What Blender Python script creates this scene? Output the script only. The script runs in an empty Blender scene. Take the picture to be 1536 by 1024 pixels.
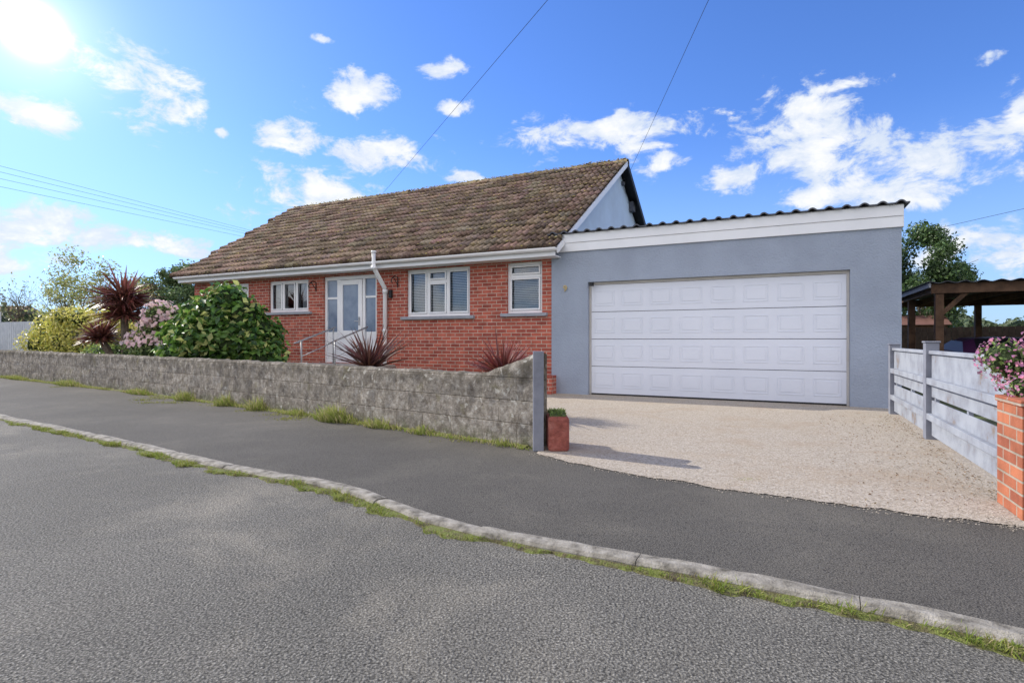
import bpy, math, random
import numpy as np
from mathutils import Vector, noise as mnoise
random.seed(7); rng=np.random.default_rng(7)
scene=bpy.context.scene
scene.view_settings.view_transform='Standard'; scene.view_settings.look='None'; scene.view_settings.exposure=0
F=827.0; CH=1.05
def g(x,y,z=0.0):
    d=F*(CH-z)/(y-514.0); return ((x-768.0)/F*d, d)
# ------------------------------------------------------------------ helpers
def link(o,parent=None):
    scene.collection.objects.link(o)
    if parent is not None: o.parent=parent
    return o
def empty(name,loc=(0,0,0),rotz=0.0):
    e=bpy.data.objects.new(name,None); e.location=loc; e.rotation_euler=(0,0,rotz); e.empty_display_size=.3
    return link(e)
class MB:
    def __init__(s): s.v=[]; s.f=[]; s.m=[]
    def box(s,x0,x1,y0,y1,z0,z1,mi=0):
        b=len(s.v); s.v+=[(x0,y0,z0),(x1,y0,z0),(x1,y1,z0),(x0,y1,z0),(x0,y0,z1),(x1,y0,z1),(x1,y1,z1),(x0,y1,z1)]
        for f in ((0,3,2,1),(4,5,6,7),(0,1,5,4),(1,2,6,5),(2,3,7,6),(3,0,4,7)): s.f.append(tuple(b+i for i in f)); s.m.append(mi)
        return s
    def obox(s,p,q,w,z0,z1,mi=0,dz=0.0):
        dx,dy=q[0]-p[0],q[1]-p[1]; L=math.hypot(dx,dy); nx,ny=-dy/L*w/2,dx/L*w/2
        b=len(s.v)
        for zz in (z0,z1):
            s.v+=[(p[0]-nx,p[1]-ny,zz),(q[0]-nx,q[1]-ny,zz+dz),(q[0]+nx,q[1]+ny,zz+dz),(p[0]+nx,p[1]+ny,zz)]
        for f in ((0,3,2,1),(4,5,6,7),(0,1,5,4),(1,2,6,5),(2,3,7,6),(3,0,4,7)): s.f.append(tuple(b+i for i in f)); s.m.append(mi)
        return s
    def poly(s,pts,mi=0):
        b=len(s.v); s.v+=[tuple(p) for p in pts]; s.f.append(tuple(range(b,b+len(pts)))); s.m.append(mi); return s
    def tube(s,pts,rad,n=8,mi=0,cap=True):
        pts=[Vector(p) for p in pts]
        if not hasattr(rad,'__len__'): rad=[rad]*len(pts)
        b=len(s.v)
        for i,p in enumerate(pts):
            d=(pts[min(i+1,len(pts)-1)]-pts[max(i-1,0)])
            if d.length<1e-9: d=Vector((0,0,1))
            d.normalize()
            up=Vector((0,0,1)) if abs(d.z)<.9 else Vector((1,0,0))
            a=d.cross(up).normalized(); c=a.cross(d).normalized()
            for k in range(n):
                t=2*math.pi*k/n; s.v.append(tuple(p+(a*math.cos(t)+c*math.sin(t))*rad[i]))
        for i in range(len(pts)-1):
            for k in range(n):
                k2=(k+1)%n; s.f.append((b+i*n+k,b+i*n+k2,b+(i+1)*n+k2,b+(i+1)*n+k)); s.m.append(mi)
        if cap:
            s.f.append(tuple(b+k for k in range(n))[::-1]); s.m.append(mi)
            e=b+(len(pts)-1)*n; s.f.append(tuple(e+k for k in range(n))); s.m.append(mi)
        return s
    def build(s,name,mats,parent=None,bev=0,smooth=False,fixn=False):
        me=bpy.data.meshes.new(name); me.from_pydata(s.v,[],s.f)
        if not isinstance(mats,(list,tuple)): mats=[mats]
        for m in mats: me.materials.append(m)
        me.polygons.foreach_set('material_index',s.m)
        if smooth: me.polygons.foreach_set('use_smooth',[True]*len(s.f))
        me.update(); o=bpy.data.objects.new(name,me); link(o,parent)
        if bev:
            md=o.modifiers.new('Bevel','BEVEL'); md.width=bev; md.segments=2; md.limit_method='ANGLE'
        return o
def build_np(name,V,Fc,cols,mat,parent=None,smooth=False):
    me=bpy.data.meshes.new(name); V=np.asarray(V,dtype=np.float32).reshape(-1,3); Fc=np.asarray(Fc,dtype=np.int32)
    n=Fc.shape[1]; me.vertices.add(len(V)); me.vertices.foreach_set('co',V.ravel())
    me.loops.add(Fc.size); me.loops.foreach_set('vertex_index',Fc.ravel())
    me.polygons.add(len(Fc)); me.polygons.foreach_set('loop_start',np.arange(0,Fc.size,n,dtype=np.int32))
    me.polygons.foreach_set('loop_total',np.full(len(Fc),n,dtype=np.int32))
    if cols is not None:
        a=me.color_attributes.new('Col','FLOAT_COLOR','POINT'); c=np.ones((len(V),4),np.float32); c[:,:3]=np.clip(cols,0,1); a.data.foreach_set('color',c.ravel())
    me.materials.append(mat); me.update(calc_edges=True); me.validate()
    if smooth: me.polygons.foreach_set('use_smooth',[True]*len(me.polygons))
    o=bpy.data.objects.new(name,me); return link(o,parent)
# ------------------------------------------------------------------ materials
def nmat(name,rough=.9,spec=.3,metal=0):
    m=bpy.data.materials.new(name); m.use_nodes=True; nt=m.node_tree; b=nt.nodes['Principled BSDF']
    b.inputs['Roughness'].default_value=rough; b.inputs['Specular IOR Level'].default_value=spec; b.inputs['Metallic'].default_value=metal
    return m,nt,b
def nd(nt,typ,ins=None,**kw):
    n=nt.nodes.new(typ)
    for k,v in kw.items(): setattr(n,k,v)
    for k,v in (ins or {}).items():
        if isinstance(v,bpy.types.NodeSocket): nt.links.new(v,n.inputs[k])
        else: n.inputs[k].default_value=v
    return n
def mth(nt,op,a,b=0.0,c=0.0,clamp=False):
    n=nt.nodes.new('ShaderNodeMath'); n.operation=op; n.use_clamp=clamp
    for i,v in enumerate((a,b,c)):
        if isinstance(v,bpy.types.NodeSocket): nt.links.new(v,n.inputs[i])
        else: n.inputs[i].default_value=v
    return n.outputs[0]
def sstep(nt,v,a,b,lo=0.,hi=1.):
    n=nd(nt,'ShaderNodeMapRange',{0:v,1:a,2:b,3:lo,4:hi},interpolation_type='SMOOTHSTEP'); return n.outputs[0]
def ramp(nt,fac,stops):
    n=nt.nodes.new('ShaderNodeValToRGB'); nt.links.new(fac,n.inputs[0]); el=n.color_ramp.elements
    while len(el)<len(stops): el.new(.5)
    for e,(p,c) in zip(el,stops): e.position=p; e.color=(c[0],c[1],c[2],1)
    return n.outputs[0]
def mix(nt,fac,a,b,blend='MIX'):
    n=nt.nodes.new('ShaderNodeMix'); n.data_type='RGBA'; n.blend_type=blend
    for i,v in ((0,fac),(6,a),(7,b)):
        if isinstance(v,bpy.types.NodeSocket): nt.links.new(v,n.inputs[i])
        else: n.inputs[i].default_value=v if i==0 else (v[0],v[1],v[2],1)
    return n.outputs[2]
def noise(nt,vec,scale,detail=6,rough=.55,dist=0.0):
    return nd(nt,'ShaderNodeTexNoise',{'Vector':vec,'Scale':scale,'Detail':min(detail,6),'Roughness':rough,'Distortion':dist}).outputs[0]
def ocoord(nt,which='Object'): return nt.nodes.new('ShaderNodeTexCoord').outputs[which]
def bump(nt,b,h,strength,dist):
    n=nd(nt,'ShaderNodeBump',{'Height':h,'Strength':strength,'Distance':dist}); nt.links.new(n.outputs[0],b.inputs['Normal'])
def mottled(name,cols,scale=3,rough=.9,bs=0.0,bscale=60,bd=.01,spec=.3,detail=6,metal=0,lo=.32,hi=.68):
    m,nt,b=nmat(name,rough,spec,metal); v=ocoord(nt)
    n=noise(nt,v,scale,detail,.62); k=len(cols)
    nt.links.new(ramp(nt,n,[(lo+(hi-lo)*i/(k-1),c) for i,c in enumerate(cols)]),b.inputs['Base Color'])
    if bs: bump(nt,b,noise(nt,v,bscale,3,.6),bs,bd)
    return m
def colmat(name,rough=.6,transl=.3,spec=.3,nscale=0):
    m,nt,b=nmat(name,rough,spec); a=nd(nt,'ShaderNodeAttribute',attribute_name='Col').outputs[0]
    nt.links.new(a,b.inputs['Base Color'])
    if transl:
        t=nd(nt,'ShaderNodeBsdfTranslucent',{'Color':a}); mx=nd(nt,'ShaderNodeMixShader',{0:transl,1:b.outputs[0],2:t.outputs[0]})
        nt.links.new(mx.outputs[0],nt.nodes['Material Output'].inputs[0])
    return m
M={}
def asphalt(name,base,patch,scale,bs,dusty,spk=1.0):
    m,nt,b=nmat(name,.85,.2); v=ocoord(nt)
    fine=noise(nt,v,scale,2,.7); vor=nd(nt,'ShaderNodeTexVoronoi',{'Vector':v,'Scale':scale*.9}).outputs
    c=ramp(nt,fine,[(.34,[x*.38 for x in base]),(.5,base),(.62,[min(1,x*(1+.8*spk)) for x in base]),(.74,[min(1,x*(1+2.2*spk)) for x in base])])
    grit=sstep(nt,noise(nt,v,scale*2.3,2,.6),.60,.70); c=mix(nt,mth(nt,'MULTIPLY',grit,.5*spk),c,[min(1,x*3) for x in base])
    big=sstep(nt,noise(nt,v,.9,6,.65,.5),.46,.68)
    c=mix(nt,mth(nt,'MULTIPLY',big,dusty),c,mix(nt,1.0,c,patch,'ADD'))
    st=sstep(nt,noise(nt,v,.35,4,.6),.35,.65,.86,1.1)
    c=mix(nt,1.0,c,nd(nt,'ShaderNodeCombineColor',{0:st,1:st,2:st}).outputs[0],'MULTIPLY')
    c=mix(nt,1.0,c,ramp(nt,vor[0],[(0,(1.15,)*3),(.5,(1,)*3),(.9,(.45,)*3)]),'MULTIPLY')
    nt.links.new(c,b.inputs['Base Color'])
    h=mth(nt,'SUBTRACT',fine,mth(nt,'MULTIPLY',vor[0],.7))
    bump(nt,b,h,bs,.010)
    return m
M['road']=asphalt('road_asphalt',(.138,.130,.112),(.11,.095,.07),105,.6,.7)
M['pave']=asphalt('pavement_asphalt',(.104,.096,.083),(.045,.040,.030),150,.45,.6,.7)
# driveway
m,nt,b=nmat('driveway_gravel',.9,.15); v=ocoord(nt)
f=noise(nt,v,60,3,.8); c=ramp(nt,f,[(.28,(.14,.11,.075)),(.42,(.37,.315,.25)),(.58,(.515,.455,.38)),(.75,(.74,.69,.61))])
lg=sstep(nt,noise(nt,v,1.1,6,.65,.3),.46,.72); c=mix(nt,mth(nt,'MULTIPLY',lg,.6),c,(.38,.29,.20))
sp=sstep(nt,noise(nt,v,15,3,.75),.57,.70); c=mix(nt,mth(nt,'MULTIPLY',sp,.55),c,(.21,.165,.12))
nt.links.new(c,b.inputs['Base Color']); bump(nt,b,f,.9,.014); M['drive']=m
M['soil']=mottled('garden_soil',[(.05,.035,.025),(.09,.1,.04),(.07,.12,.03)],4,bs=.5,bscale=30,bd=.03)
M['lawn']=mottled('rough_grass_ground',[(.06,.08,.025),(.09,.13,.04),(.14,.15,.06)],1.5,bs=.5,bscale=30,bd=.03)
M['moss']=mottled('kerb_moss',[(.09,.07,.045),(.13,.12,.05),(.17,.2,.045),(.15,.12,.075)],13,bs=.9,bscale=90,bd=.02)
M['kerb']=mottled('kerb_concrete',[(.11,.10,.08),(.225,.205,.17),(.31,.285,.24),(.40,.37,.32)],13,bs=.8,bscale=90,bd=.009)
def brickmat(name,c1,c2,mort,w=.225,h=.075):
    m,nt,b=nmat(name,.85,.25); v=ocoord(nt); s=nd(nt,'ShaderNodeSeparateXYZ',{0:v}).outputs
    vec=nd(nt,'ShaderNodeCombineXYZ',{0:mth(nt,'ADD',s[0],s[1]),1:s[2]}).outputs[0]
    br=nd(nt,'ShaderNodeTexBrick',{'Vector':vec,'Color1':(*c1,1),'Color2':(*c2,1),'Mortar':(*mort,1),'Scale':1.0,'Mortar Size':.0075,'Mortar Smooth':.2,'Bias':0.0,'Brick Width':w,'Row Height':h})
    n=noise(nt,v,6,6,.65); c=mix(nt,1.0,br.outputs[0],ramp(nt,n,[(.3,(.72,)*3),(.5,(1,)*3),(.7,(1.22,)*3)]),'MULTIPLY')
    n2=sstep(nt,noise(nt,v,38,3,.7),.6,.75); c=mix(nt,mth(nt,'MULTIPLY',n2,.25),c,(.6,.4,.33))
    nt.links.new(c,b.inputs['Base Color'])
    hh=mth(nt,'ADD',mth(nt,'MULTIPLY',br.outputs[1],-1.0),mth(nt,'MULTIPLY',noise(nt,v,90,2,.6),.35)); bump(nt,b,hh,.6,.008)
    return m
M['brick']=brickmat('red_brick',(.50,.13,.085),(.30,.068,.05),(.50,.39,.32))
M['brick2']=brickmat('orange_brick',(.43,.15,.075),(.28,.085,.048),(.34,.28,.22))
def stucco(name,col,bs=.6,sc=55):
    m,nt,b=nmat(name,.9,.2); v=ocoord(nt); n=noise(nt,v,1.2,6,.6)
    lo=[x*.88 for x in col]; hi=[min(1,x*1.08) for x in col]
    nt.links.new(ramp(nt,n,[(.3,lo),(.7,hi)]),b.inputs['Base Color']); bump(nt,b,noise(nt,v,sc,3,.6),bs,.012); return m
M['render']=stucco('grey_render',(.325,.37,.455),1.0,36)
M['gable']=stucco('pale_blue_render',(.52,.64,.78),.4,60)
M['white']=mottled('white_upvc',[(.80,.80,.82),(.86,.86,.87)],3,rough=.35,spec=.5)
M['wfascia']=mottled('white_fascia',[(.76,.77,.80),(.84,.85,.88)],1.5,rough=.45,spec=.4)
M['doorw']=mottled('garage_door_white',[(.66,.69,.77),(.70,.73,.81)],1.2,rough=.45,bs=.15,bscale=80,bd=.003,spec=.4)
M['sill']=mottled('grey_sill',[(.27,.28,.32),(.36,.37,.41)],6,bs=.3)
M['dark']=mottled('dark_rubber',[(.015,.015,.017),(.03,.03,.032)],6,rough=.6)
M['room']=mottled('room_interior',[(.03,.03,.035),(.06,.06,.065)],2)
M['blind']=mottled('blind_slats',[(.70,.70,.71),(.78,.78,.79)],5,rough=.6)
M['curtain']=mottled('net_curtain',[(.55,.56,.6),(.68,.68,.71)],8,rough=.8)
M['corr']=mottled('corrugated_sheet',[(.05,.055,.07),(.09,.095,.115),(.13,.14,.16)],7,rough=.7,bs=.2)
M['gpost']=mottled('grey_painted_wood',[(.16,.17,.205),(.205,.215,.255),(.245,.255,.295)],5,rough=.7,bs=.3,bscale=60,bd=.004)
M['gfence']=mottled('pale_grey_painted_wood',[(.20,.15,.11),(.235,.245,.28),(.28,.30,.34),(.32,.34,.38)],3.5,rough=.75,bs=.4,bscale=40,bd=.006,lo=.30,hi=.6)
M['timber']=mottled('brown_timber',[(.05,.028,.018),(.10,.055,.032),(.14,.08,.05)],5,rough=.8,bs=.3)
M['dtimber']=mottled('dark_stained_timber',[(.03,.02,.015),(.05,.035,.026),(.075,.052,.04)],5,rough=.8,bs=.3)
M['bark']=mottled('bark',[(.08,.06,.045),(.15,.12,.09),(.2,.17,.13)],12,bs=.8,bscale=40,bd=.02)
M['metal']=mottled('galvanised_steel',[(.35,.36,.38),(.5,.51,.53)],8,rough=.4,metal=.4)
M['gold']=mottled('brass',[(.45,.33,.12),(.6,.45,.2)],8,rough=.4,metal=.5)
M['slab']=mottled('paving_slab',[(.3,.27,.24),(.42,.38,.34)],8,bs=.3)
M['cable']=mottled('black_cable',[(.02,.02,.02),(.04,.04,.04)],2)
M['leaf']=colmat('leaf',.4,.35,.45); M['spike']=colmat('spiky_leaf',.4,.25,.5); M['grass']=colmat('grass_blades',.6,.35)
M['petal']=colmat('petal',.7,.45)
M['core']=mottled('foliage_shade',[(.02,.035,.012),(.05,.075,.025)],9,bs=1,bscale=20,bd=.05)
m,nt,b=nmat('window_glass',.03,.5); t=nd(nt,'ShaderNodeBsdfTransparent',{'Color':(.82,.87,.9,1)}); gl=nd(nt,'ShaderNodeBsdfGlossy',{'Color':(.9,.95,1,1),'Roughness':.02})
fr=nd(nt,'ShaderNodeFresnel',{'IOR':1.6}).outputs[0]
mx=nd(nt,'ShaderNodeMixShader',{0:mth(nt,'ADD',mth(nt,'MULTIPLY',fr,1.0),.06,clamp=True),1:t.outputs[0],2:gl.outputs[0]}); nt.links.new(mx.outputs[0],nt.nodes['Material Output'].inputs[0]); M['glass']=m
m,nt,b=nmat('frosted_glass',.15,.6)
nt.links.new(ramp(nt,noise(nt,ocoord(nt),3,4),[(.3,(.12,.17,.26)),(.7,(.22,.28,.38))]),b.inputs['Base Color']); M['frost']=m
m,nt,b=nmat('roof_tile',.95,.15); v=ocoord(nt); a=nd(nt,'ShaderNodeAttribute',attribute_name='Col').outputs[0]
c=mix(nt,1.0,a,ramp(nt,noise(nt,v,22,5,.7),[(.3,(.5,)*3),(.5,(1,)*3),(.7,(1.6,)*3)]),'MULTIPLY')
c=mix(nt,mth(nt,'MULTIPLY',sstep(nt,noise(nt,v,5,6,.7),.54,.68),.35),c,(.33,.26,.13))
c=mix(nt,mth(nt,'MULTIPLY',sstep(nt,noise(nt,v,30,3,.7),.62,.7),.45),c,(.45,.40,.33))
nt.links.new(c,b.inputs['Base Color']); bump(nt,b,noise(nt,v,45,4,.7),.8,.015); M['tile']=m
# street wall
m,nt,b=nmat('weathered_block_wall',.95,.12); uv=ocoord(nt,'UV'); v=ocoord(nt)
br=nd(nt,'ShaderNodeTexBrick',{'Vector':uv,'Color1':(1.08,1.08,1.08,1),'Color2':(.82,.82,.82,1),'Mortar':(.78,.75,.70,1),'Scale':1.0,'Mortar Size':.009,'Mortar Smooth':1.0,'Brick Width':.45,'Row Height':.225})
c=ramp(nt,noise(nt,v,13,6,.82),[(.3,(.09,.075,.058)),(.43,(.23,.20,.165)),(.56,(.36,.325,.28)),(.72,(.62,.58,.51))])
c=mix(nt,1.0,c,br.outputs[0],'MULTIPLY')
c=mix(nt,mth(nt,'MULTIPLY',sstep(nt,noise(nt,v,2.6,6,.7),.50,.66),.55),c,(.15,.13,.105))
sx=nd(nt,'ShaderNodeSeparateXYZ',{0:uv}).outputs
top=mth(nt,'MULTIPLY',sstep(nt,sx[1],.50,.72),sstep(nt,noise(nt,v,6,6,.7),.38,.58)); c=mix(nt,mth(nt,'MULTIPLY',top,.75),c,(.085,.075,.058))
c=mix(nt,mth(nt,'MULTIPLY',sstep(nt,noise(nt,v,4,6,.75),.56,.66),.4),c,(.20,.18,.08))
lf=mth(nt,'MULTIPLY',sstep(nt,sx[1],.20,.0),sstep(nt,noise(nt,v,6,4,.7),.4,.6)); c=mix(nt,mth(nt,'MULTIPLY',lf,.75),c,(.09,.10,.04))
vo=nd(nt,'ShaderNodeTexVoronoi',{'Vector':nd(nt,'ShaderNodeVectorMath',{0:v,1:nd(nt,'ShaderNodeVectorMath',{0:nd(nt,'ShaderNodeTexNoise',{'Vector':v,'Scale':14,'Detail':2}).outputs[1],'Scale':.12},operation='SCALE').outputs[0]},operation='ADD').outputs[0],'Scale':10.0}).outputs[0]
spt=mth(nt,'MULTIPLY',sstep(nt,vo,.27,.17),sstep(nt,noise(nt,v,1.8,3),.42,.55)); c=mix(nt,mth(nt,'MULTIPLY',spt,.65),c,(.56,.54,.48))
nt.links.new(c,b.inputs['Base Color'])
bump(nt,b,mth(nt,'ADD',mth(nt,'MULTIPLY',br.outputs[1],-.4),noise(nt,v,34,6,.75)),.9,.02); M['wall']=m

# ------------------------------------------------------------------ ground
RZ_=-.028
kimg=[(0,631),(100,650),(200,673),(300,698),(400,717),(450,725),(500,736),(540,749),(600,771),(640,786),(700,801),(840,828),(1000,856),(1110,877),(1250,906),(1400,937),(1536,968)]
kerb=[(-62,44.0),(-24,18.6),(-12.5,11.15)]+[g(x,y) for x,y in kimg]+[(4.2,.35),(9.5,-3.2),(30,-17)]
def resample(P,step):
    out=[Vector((P[0][0],P[0][1]))]
    seg=[Vector((p[0],p[1])) for p in P]; acc=0
    for a,b_ in zip(seg[:-1],seg[1:]):
        L=(b_-a).length; t=step-acc
        while t<=L: out.append(a.lerp(b_,t/L)); t+=step
        acc=L-(t-step)
    return out
def smoothpath(P,it=3):
    P=[Vector((p[0],p[1])) for p in P]
    for _ in range(it):
        Q=[P[0]]
        for a,b_ in zip(P[:-1],P[1:]): Q+= [a.lerp(b_,.25),a.lerp(b_,.75)]
        Q.append(P[-1]); P=Q
    return P
kerb=smoothpath(kerb,2)
MB().poly([(-400,-300,-.08),(400,-300,-.08),(400,700,-.08),(-400,700,-.08)]).build('ground',M['lawn'])
rd=[(p.x+.02,p.y+.03,RZ_) for p in kerb]; rd2=[(p.x-.62*9,p.y-.78*9-1,RZ_) for p in kerb][::-1]
MB().poly(rd+rd2).build('road',M['road'])
kb=[(p.x+.03,p.y+.05,-.005) for p in kerb]
MB().poly(kb+[(60,60,-.005),(-62,60,-.005)]).build('garden_ground',M['soil'])
wallpath=[(.225,5.33),(-1.7,6.82),(-3.71,8.35),(-8,11.35),(-14.4,15.6),(-26,23)]
drive_front=[g(805,685),g(850,697),g(920,711),g(1000,724),g(1100,739),g(1200,753),g(1300,766),g(1400,779),g(1500,790),g(1536,794)]
MB().poly([(p.x+.06,p.y+.09,.0) for p in kerb]+[(31,-15,0),(9,-.5,0),(3.2,3.15,0)]+[(x,y+.25,0) for x,y in drive_front[::-1]]+[(.25,5.5,0)]+[(p[0]+.1,p[1]+.15,0) for p in wallpath]+[(-62,46.5,0)]).build('pavement',M['pave'])
dv=[]
for i,(a,b_) in enumerate(zip(drive_front[:-1],drive_front[1:])):
    for k in range(14):
        t=k/14; x=a[0]*(1-t)+b_[0]*t; y=a[1]*(1-t)+b_[1]*t; dv.append((x,y+.05*mnoise.noise(Vector((x*6,y*6,0)))+.035*mnoise.noise(Vector((x*25,y*25,3))),.006))
MB().poly(dv+[(3.6,3.4,.006),(6.1,8.4,.006),(.5,11.2,.006),(.3,5.5,.006)]).build('driveway',M['drive'])
V=[];Fc=[];C=[]
for i in range(1100):
    a=dv[random.randrange(len(dv))]; x=a[0]+random.gauss(0,.05); y=a[1]+abs(random.gauss(0,.12))*random.choice((-.35,1)); r=random.uniform(.002,.006); b0=len(V); cc=np.array((.5,.44,.36))*random.uniform(.5,1.4)
    for q in ((-1,-.6,0),(1,-.7,0),(.7,.8,0),(-.8,.7,0),(.1,0,.9)): V.append((x+q[0]*r,y+q[1]*r,.006+q[2]*r)); C.append(cc)
    Fc+=[(b0,b0+1,b0+4),(b0+1,b0+2,b0+4),(b0+2,b0+3,b0+4),(b0+3,b0,b0+4)]
build_np('loose_gravel',V,Fc,C,M['petal'])
# kerb stones
kv=MB(); R=resample(kerb,.03)
start=next(k for k,p in enumerate(R) if p.x>-16)
i=start
while i+31<len(R) and R[i].x<9:
    a=i; e=i+30; dz=random.uniform(-.004,.004); db=len(kv.v); off=random.uniform(-.005,.005)
    prof=[(.0,-.08),(.003,-.012),(.014,.004),(.035,.010),(.08,.010),(.108,.006),(.118,-.004),(.118,-.08)]
    idx=[a+.06]+list(range(a+2,e-1,4))+[e-.06]
    for q in idx:
        j=int(q); fr_=q-j; p=R[j].lerp(R[j+1],fr_); d=(R[min(j+2,len(R)-1)]-R[j-2]).normalized(); nn=Vector((-d.y,d.x))
        endk=1 if q in (idx[0],idx[-1]) else 0
        for (w,z) in prof:
            jw=.010*mnoise.noise(Vector((p.x*9,p.y*9,w*30))); pp=p+nn*(w+off+jw); kv.v.append((pp.x,pp.y,z+dz+.008*mnoise.noise(Vector((p.x*14,p.y*14,w*60)))-.005*endk))
    m_=len(prof)
    for r in range(len(idx)-1):
        for k in range(m_-1): kv.f.append((db+r*m_+k,db+(r+1)*m_+k,db+(r+1)*m_+k+1,db+r*m_+k+1)); kv.m.append(0)
    kv.f.append(tuple(db+k for k in range(m_))); kv.m.append(0)
    l=db+(len(idx)-1)*m_; kv.f.append(tuple(l+k for k in range(m_))[::-1]); kv.m.append(0)
    i=e
kv.build('kerb',M['kerb'],smooth=False)
def strip(name,pts,nrm,wf,z0,z1,mat):
    ms=MB(); prev=None
    for p,nn in zip(pts,nrm):
        w=wf(p); k=len(ms.v); o_=.02*mnoise.noise(Vector((p.x*30,p.y*30,9)))
        ms.v+=[(p.x-nn.x*.015,p.y-nn.y*.015,z0),(p.x+nn.x*w*.5,p.y+nn.y*w*.5,z0*.4+z1*.6+.006),(p.x+nn.x*(w+o_),p.y+nn.y*(w+o_),z1-.002)]
        if prev is not None: ms.f+=[(prev,k,k+1,prev+1),(prev+1,k+1,k+2,prev+2)]; ms.m+=[0,0]
        prev=k
    return ms.build(name,mat)
kp_=[R[j] for j in range(start,len(R)-3) if R[j].x<9]
kn_=[]
for j in range(start,start+len(kp_)):
    d=(R[j+2]-R[j-2]).normalized(); kn_.append(Vector((d.y,-d.x)))
def kw(p):
    c_=max(0,mnoise.noise(Vector((p.x*2.3,p.y*2.3,0)))+.35)
    w=.02+.095*c_+.045*mnoise.noise(Vector((p.x*11,p.y*11,0)))
    if -4<p.x<.2: w*=1.35
    return max(w,.012)
strip('kerb_moss',kp_,kn_,kw,-.012,RZ_,M['moss'])
def ribbons(name,base,dirv,L,W,droop,cols,mat,nseg=2,parent=None,basew=1.0):
    base=np.asarray(base,float); N=len(base); dirv=np.asarray(dirv,float); dirv=dirv/np.linalg.norm(dirv,axis=1,keepdims=True)
    L=np.broadcast_to(L,(N,)); W=np.broadcast_to(W,(N,)); droop=np.broadcast_to(droop,(N,))
    rv=rng.normal(size=(N,3)); side=np.cross(dirv,np.array([0,0,1.])+rv*.35); side/=np.linalg.norm(side,axis=1,keepdims=True)+1e-9
    V=np.zeros((N,nseg+1,2,3)); C=np.zeros((N,nseg+1,2,3))
    for i in range(nseg+1):
        u=i/nseg; p=base+dirv*(L*u)[:,None]; p[:,2]-=droop*L*u*u
        w=W*(1-u**1.6*.96)
        V[:,i,0]=p-side*(w/2)[:,None]; V[:,i,1]=p+side*(w/2)[:,None]
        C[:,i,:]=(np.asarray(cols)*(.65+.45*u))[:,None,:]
    V=V.reshape(-1,3); C=C.reshape(-1,3); b0=np.arange(N)*(nseg+1)*2; Fs=[]
    for i in range(nseg): Fs.append(np.stack([b0+2*i,b0+2*i+1,b0+2*i+3,b0+2*i+2],1))
    return build_np(name,V,np.concatenate(Fs),C,mat,parent)
def jitter(col,n,amt=.25,hue=.12):
    c=np.asarray(col,float)[None,:]*(1+rng.uniform(-amt,amt,(n,1)))*(1+rng.uniform(-hue,hue,(n,3))); return c
B=[];D=[];Ls=[];Ws=[];Cs=[]
for p,nn in zip(kp_,kn_):
    if p.x>4: break
    den=max(0,mnoise.noise(Vector((p.x*2.3,p.y*2.3,0)))+.26)*(.3+1.5*max(0,mnoise.noise(Vector((p.x*9,p.y*9,40)))+.35)); d=Vector((-nn.y,nn.x)); w=kw(p)
    if -6<p.x<.2: den=den*1.3+.1
    cnt=int(den*105*(.3+random.random()))
    hs_c=.5+1.6*max(0,mnoise.noise(Vector((p.x*4,p.y*4,20)))+.2)
    for _ in range(cnt):
        o_=random.random()**1.2*w*1.2-.014; q=p+nn*o_+d*random.uniform(-.015,.015)
        B.append((q.x,q.y,RZ_+.005)); D.append((random.gauss(0,.5),random.gauss(0,.5),1)); Ls.append(random.uniform(.015,.05)*hs_c); Ws.append(random.uniform(.003,.0065))
        t=random.random(); Cs.append((.20+.18*t,.29+.09*t,.04+.04*t) if t<.82 else (.40,.34,.17))
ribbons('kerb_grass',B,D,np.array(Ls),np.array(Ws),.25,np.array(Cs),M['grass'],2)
# ------------------------------------------------------------------ street wall
W=resample(wallpath,.04); V=[]
nrow=18; nt_=5; wn=[]
for i,p in enumerate(W):
    s=i*.04; d=(W[min(i+1,len(W)-1)]-W[max(i-1,0)]).normalized(); nn=Vector((d.y,-d.x))
    if nn.dot(Vector((-.5,-.8)))<0: nn=-nn
    wn.append(nn)
    h=.70+.0035*s+.018*mnoise.noise(Vector((s*2,0,0)))+.018*mnoise.noise(Vector((s*9,3,0)))
    if s<.85: h+=.225*(1-s/.85)**1.6
    ring=[]
    for k in range(nrow):
        z=-.05+(h+.05)*k/(nrow-1)
        dp=.012*mnoise.noise(Vector((s*6,z*6,1)))+.012*mnoise.noise(Vector((s*22,z*22,1)))
        if k==nrow-1: dp-=.02
        q=p+nn*dp; ring.append((q.x,q.y,z,s,z))
    for k in range(1,nt_+1):
        q=p-nn*(.2*k/nt_); z=h+.014*mnoise.noise(Vector((s*12,k,5)))-(0.015 if k==nt_ else 0); ring.append((q.x,q.y,z,s,z))
    q=p-nn*.2; ring.append((q.x,q.y,-.05,s,0))
    V.append(ring)
nr=len(V[0]); verts=[t[:3] for r in V for t in r]; uvs=[t[3:] for r in V for t in r]
faces=[(i*nr+k,i*nr+k+1,(i+1)*nr+k+1,(i+1)*nr+k) for i in range(len(V)-1) for k in range(nr-1)]+[tuple(range(nr))]
me=bpy.data.meshes.new('garden_wall'); me.from_pydata(verts,[],faces); me.materials.append(M['wall'])
ul=me.uv_layers.new(name='UVMap'); li=np.zeros(len(me.loops),np.int32); me.loops.foreach_get('vertex_index',li); ul.data.foreach_set('uv',np.array(uvs,np.float32)[li].ravel())
me.polygons.foreach_set('use_smooth',[True]*len(me.polygons)); me.update(); link(bpy.data.objects.new('garden_wall',me))
mb=MB(); mb.obox((.20,5.25),(.30,5.25),.10,0,.945); mb.build('gate_post',M['gpost'],bev=.006)
pl=empty('brick_planter'); mb=MB(); x0,y0=.34,5.42
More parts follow.
